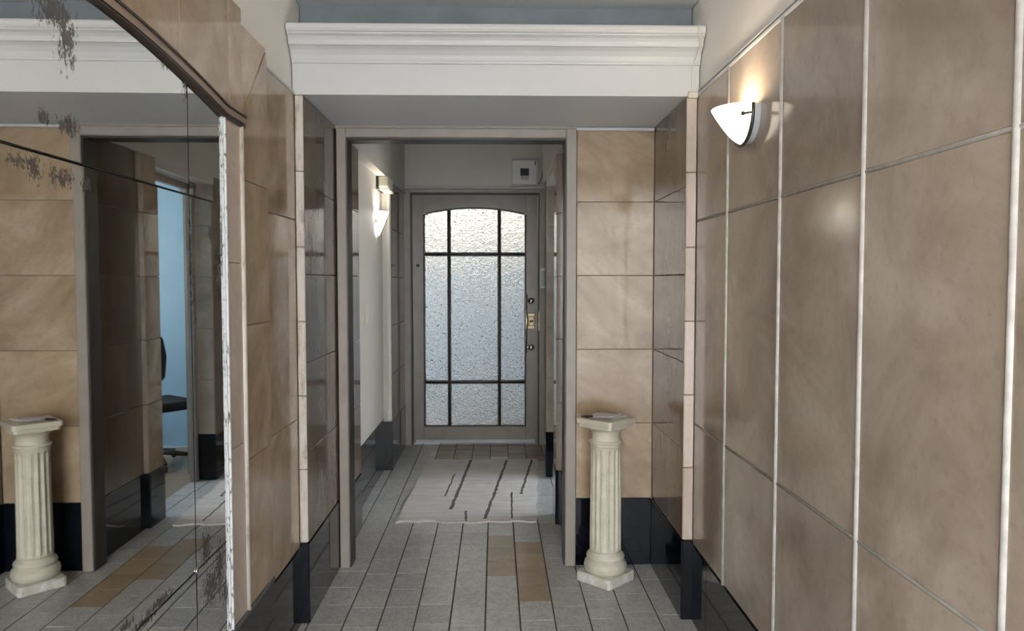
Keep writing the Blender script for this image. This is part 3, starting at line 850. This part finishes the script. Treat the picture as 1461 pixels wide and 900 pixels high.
# ------------------------------------------------------------------ side room seen in the mirror through the doorway
mb = MB('bluewall', 'concrete', 'white')
mb.box(.50, 2.5, YD, YD+.1, 0, 2.6, 0)
mb.box(.50, 2.5, 3.85, 3.95, 0, 2.6, 0)
mb.box(2.4, 2.5, 3.9, YD, 0, 1.0, 0); mb.box(2.4, 2.5, 3.9, 4.5, 1.0, 2.1, 0); mb.box(2.4, 2.5, 5.9, YD, 1.0, 2.1, 0); mb.box(2.4, 2.5, 3.9, YD, 2.1, 2.6, 0)
mb.box(.50, 2.5, 3.85, YD+.1, 2.6, 2.7, 2)
struct(mb.build('wall_side_room'))
mb = MB('fdark'); mb.box(.50, 2.5, 3.85, YD, -.1, -.001, 0)
struct(mb.build('floor_side_room'))
mb = MB('white')
for a, b, c, d in ((4.5, 5.9, 1.0, 1.05), (4.5, 5.9, 2.05, 2.1), (4.5, 4.55, 1.0, 2.1), (5.85, 5.9, 1.0, 2.1), (5.18, 5.22, 1.0, 2.1)):
    mb.box(2.41, 2.47, a, b, c, d, 0, .003)
struct(mb.build('window_1'))
ch = thing('office_chair', 'black office chair in the blue side room seen in the mirror', 'chair', (.92, 5.75, 0), -.9)
mb = MB('chairfab'); mb.box(-.23, .23, -.22, .22, .43, .50, 0, .03, 3); mb.build('seat', ch)
mb = MB('chairfab')
bk = [(-.2, .62), (-.22, .8), (-.19, .95), (-.1, 1.0), (.1, 1.0), (.19, .95), (.22, .8), (.2, .62), (.1, .58), (-.1, .58)]
mb.extr([(x, .22, z) for x, z in bk], (0, .06, 0), 0, .015); mb.build('backrest', ch)
mb = MB('darkmetal'); mb.tube([(0, .16, .43), (0, .29, .47), (0, .29, .75)], .016, 8); mb.tube([(0, 0, .43), (0, 0, .10)], .025, 12); mb.build('post', ch)
for k in range(5):
    a = 2*PI*k/5
    mb = MB('darkmetal'); mb.tube([(0, 0, .11), (.27*math.cos(a), .27*math.sin(a), .065)], [.024, .014], 8)
    mb.lathe([(.022, -.012), (.027, -.006), (.027, .006), (.022, .012)], 16, 0, Matrix.Translation((.27*math.cos(a), .27*math.sin(a), .028)) @ Matrix.Rotation(a, 4, 'Z') @ Matrix.Rotation(PI/2, 4, 'X'))
    mb.build('leg', ch)

# ------------------------------------------------------------------ entrance behind the camera, unseen yard added to dim the front door glass
mb = MB('plaster', 'white')
mb.box(XL-.2, -.80, YB-.2, YB, 0, ZC, 0); mb.box(.80, XR+.2, YB-.2, YB, 0, ZC, 0); mb.box(-.80, .80, YB-.2, YB, 2.42, ZC, 0)
struct(mb.build('wall_entrance'))
mb = MB('frame')
mb.box(-.80, -.76, YB-.15, YB-.05, 0, 2.42, 0, .004); mb.box(.76, .80, YB-.15, YB-.05, 0, 2.42, 0, .004); mb.box(-.76, .76, YB-.15, YB-.05, 2.38, 2.42, 0, .004); mb.box(-.76, .76, YB-.15, YB-.05, 2.20, 2.24, 0, .004)
struct(mb.build('door_3'))
mb = MB('concrete', 'dimfloor'); mb.box(-8, 8, -14, YB-.29, -.14, -.03, 0); mb.box(-3, 3, YD+.105, 10.5, -.14, -.02, 1)
struct(mb.build('floor_outside'))
mb = MB('dimwall', 'dimdado')
mb.box(-2.0, 2.0, 9.17, 9.2, -.02, 1.75, 1)
mb.box(-3, 3, 9.2, 9.4, -.02, 3.2, 0); mb.box(-2.2, 2.2, YD+.16, 8.75, 2.75, 2.85, 0); mb.box(-2.2, -2.0, YD+.3, 9.2, -.02, 2.9, 0); mb.box(2.0, 2.2, YD+.3, 9.2, -.02, 2.9, 0)  # added roof leaves a narrow gap, cutting the skylight behind the glass
struct(mb.build('wall_yard_added'))

# ------------------------------------------------------------------ world, camera, output
w = bpy.data.worlds.new('sky'); S.world = w; w.use_nodes = True
nt = w.node_tree; nt.nodes.clear()
bg = nt.nodes.new('ShaderNodeBackground'); ou = nt.nodes.new('ShaderNodeOutputWorld')
tc = nt.nodes.new('ShaderNodeTexCoord'); sp = nt.nodes.new('ShaderNodeSeparateXYZ'); rp = nt.nodes.new('ShaderNodeValToRGB')
nt.links.new(tc.outputs['Generated'], sp.inputs[0]); nt.links.new(sp.outputs[2], rp.inputs[0])
e = rp.color_ramp.elements
e[0].position = 0; e[0].color = (.90, .88, .84, 1); e[1].position = .6; e[1].color = (.80, .88, 1.0, 1)
nt.links.new(rp.outputs[0], bg.inputs[0]); bg.inputs[1].default_value = 6.6
nt.links.new(bg.outputs[0], ou.inputs[0])

f_, VX, VY = 1080., 707., 400.
phi = math.atan((450-VY)/f_); psi = math.atan((730.5-VX)/f_*math.cos(phi))
cam = bpy.data.cameras.new('camera'); co_ = bpy.data.objects.new('camera', cam); C.objects.link(co_)
cam.sensor_fit = 'HORIZONTAL'; cam.sensor_width = 36; cam.lens = 36*f_/1461; cam.clip_start = .02
co_.location = (0, 0, 1.4); co_.rotation_euler = (PI/2-phi, 0, -psi)
S.camera = co_
S.view_settings.view_transform = 'Standard'; S.view_settings.look = 'None'
S.view_settings.gamma = 1; S.view_settings.use_curve_mapping = False
S.view_settings.exposure = 1.2
S.cycles.max_bounces = 12; S.cycles.diffuse_bounces = 6; S.cycles.glossy_bounces = 6; S.cycles.transmission_bounces = 6
S.cycles.caustics_reflective = False; S.cycles.caustics_refractive = True
S.cycles.sample_clamp_indirect = 6
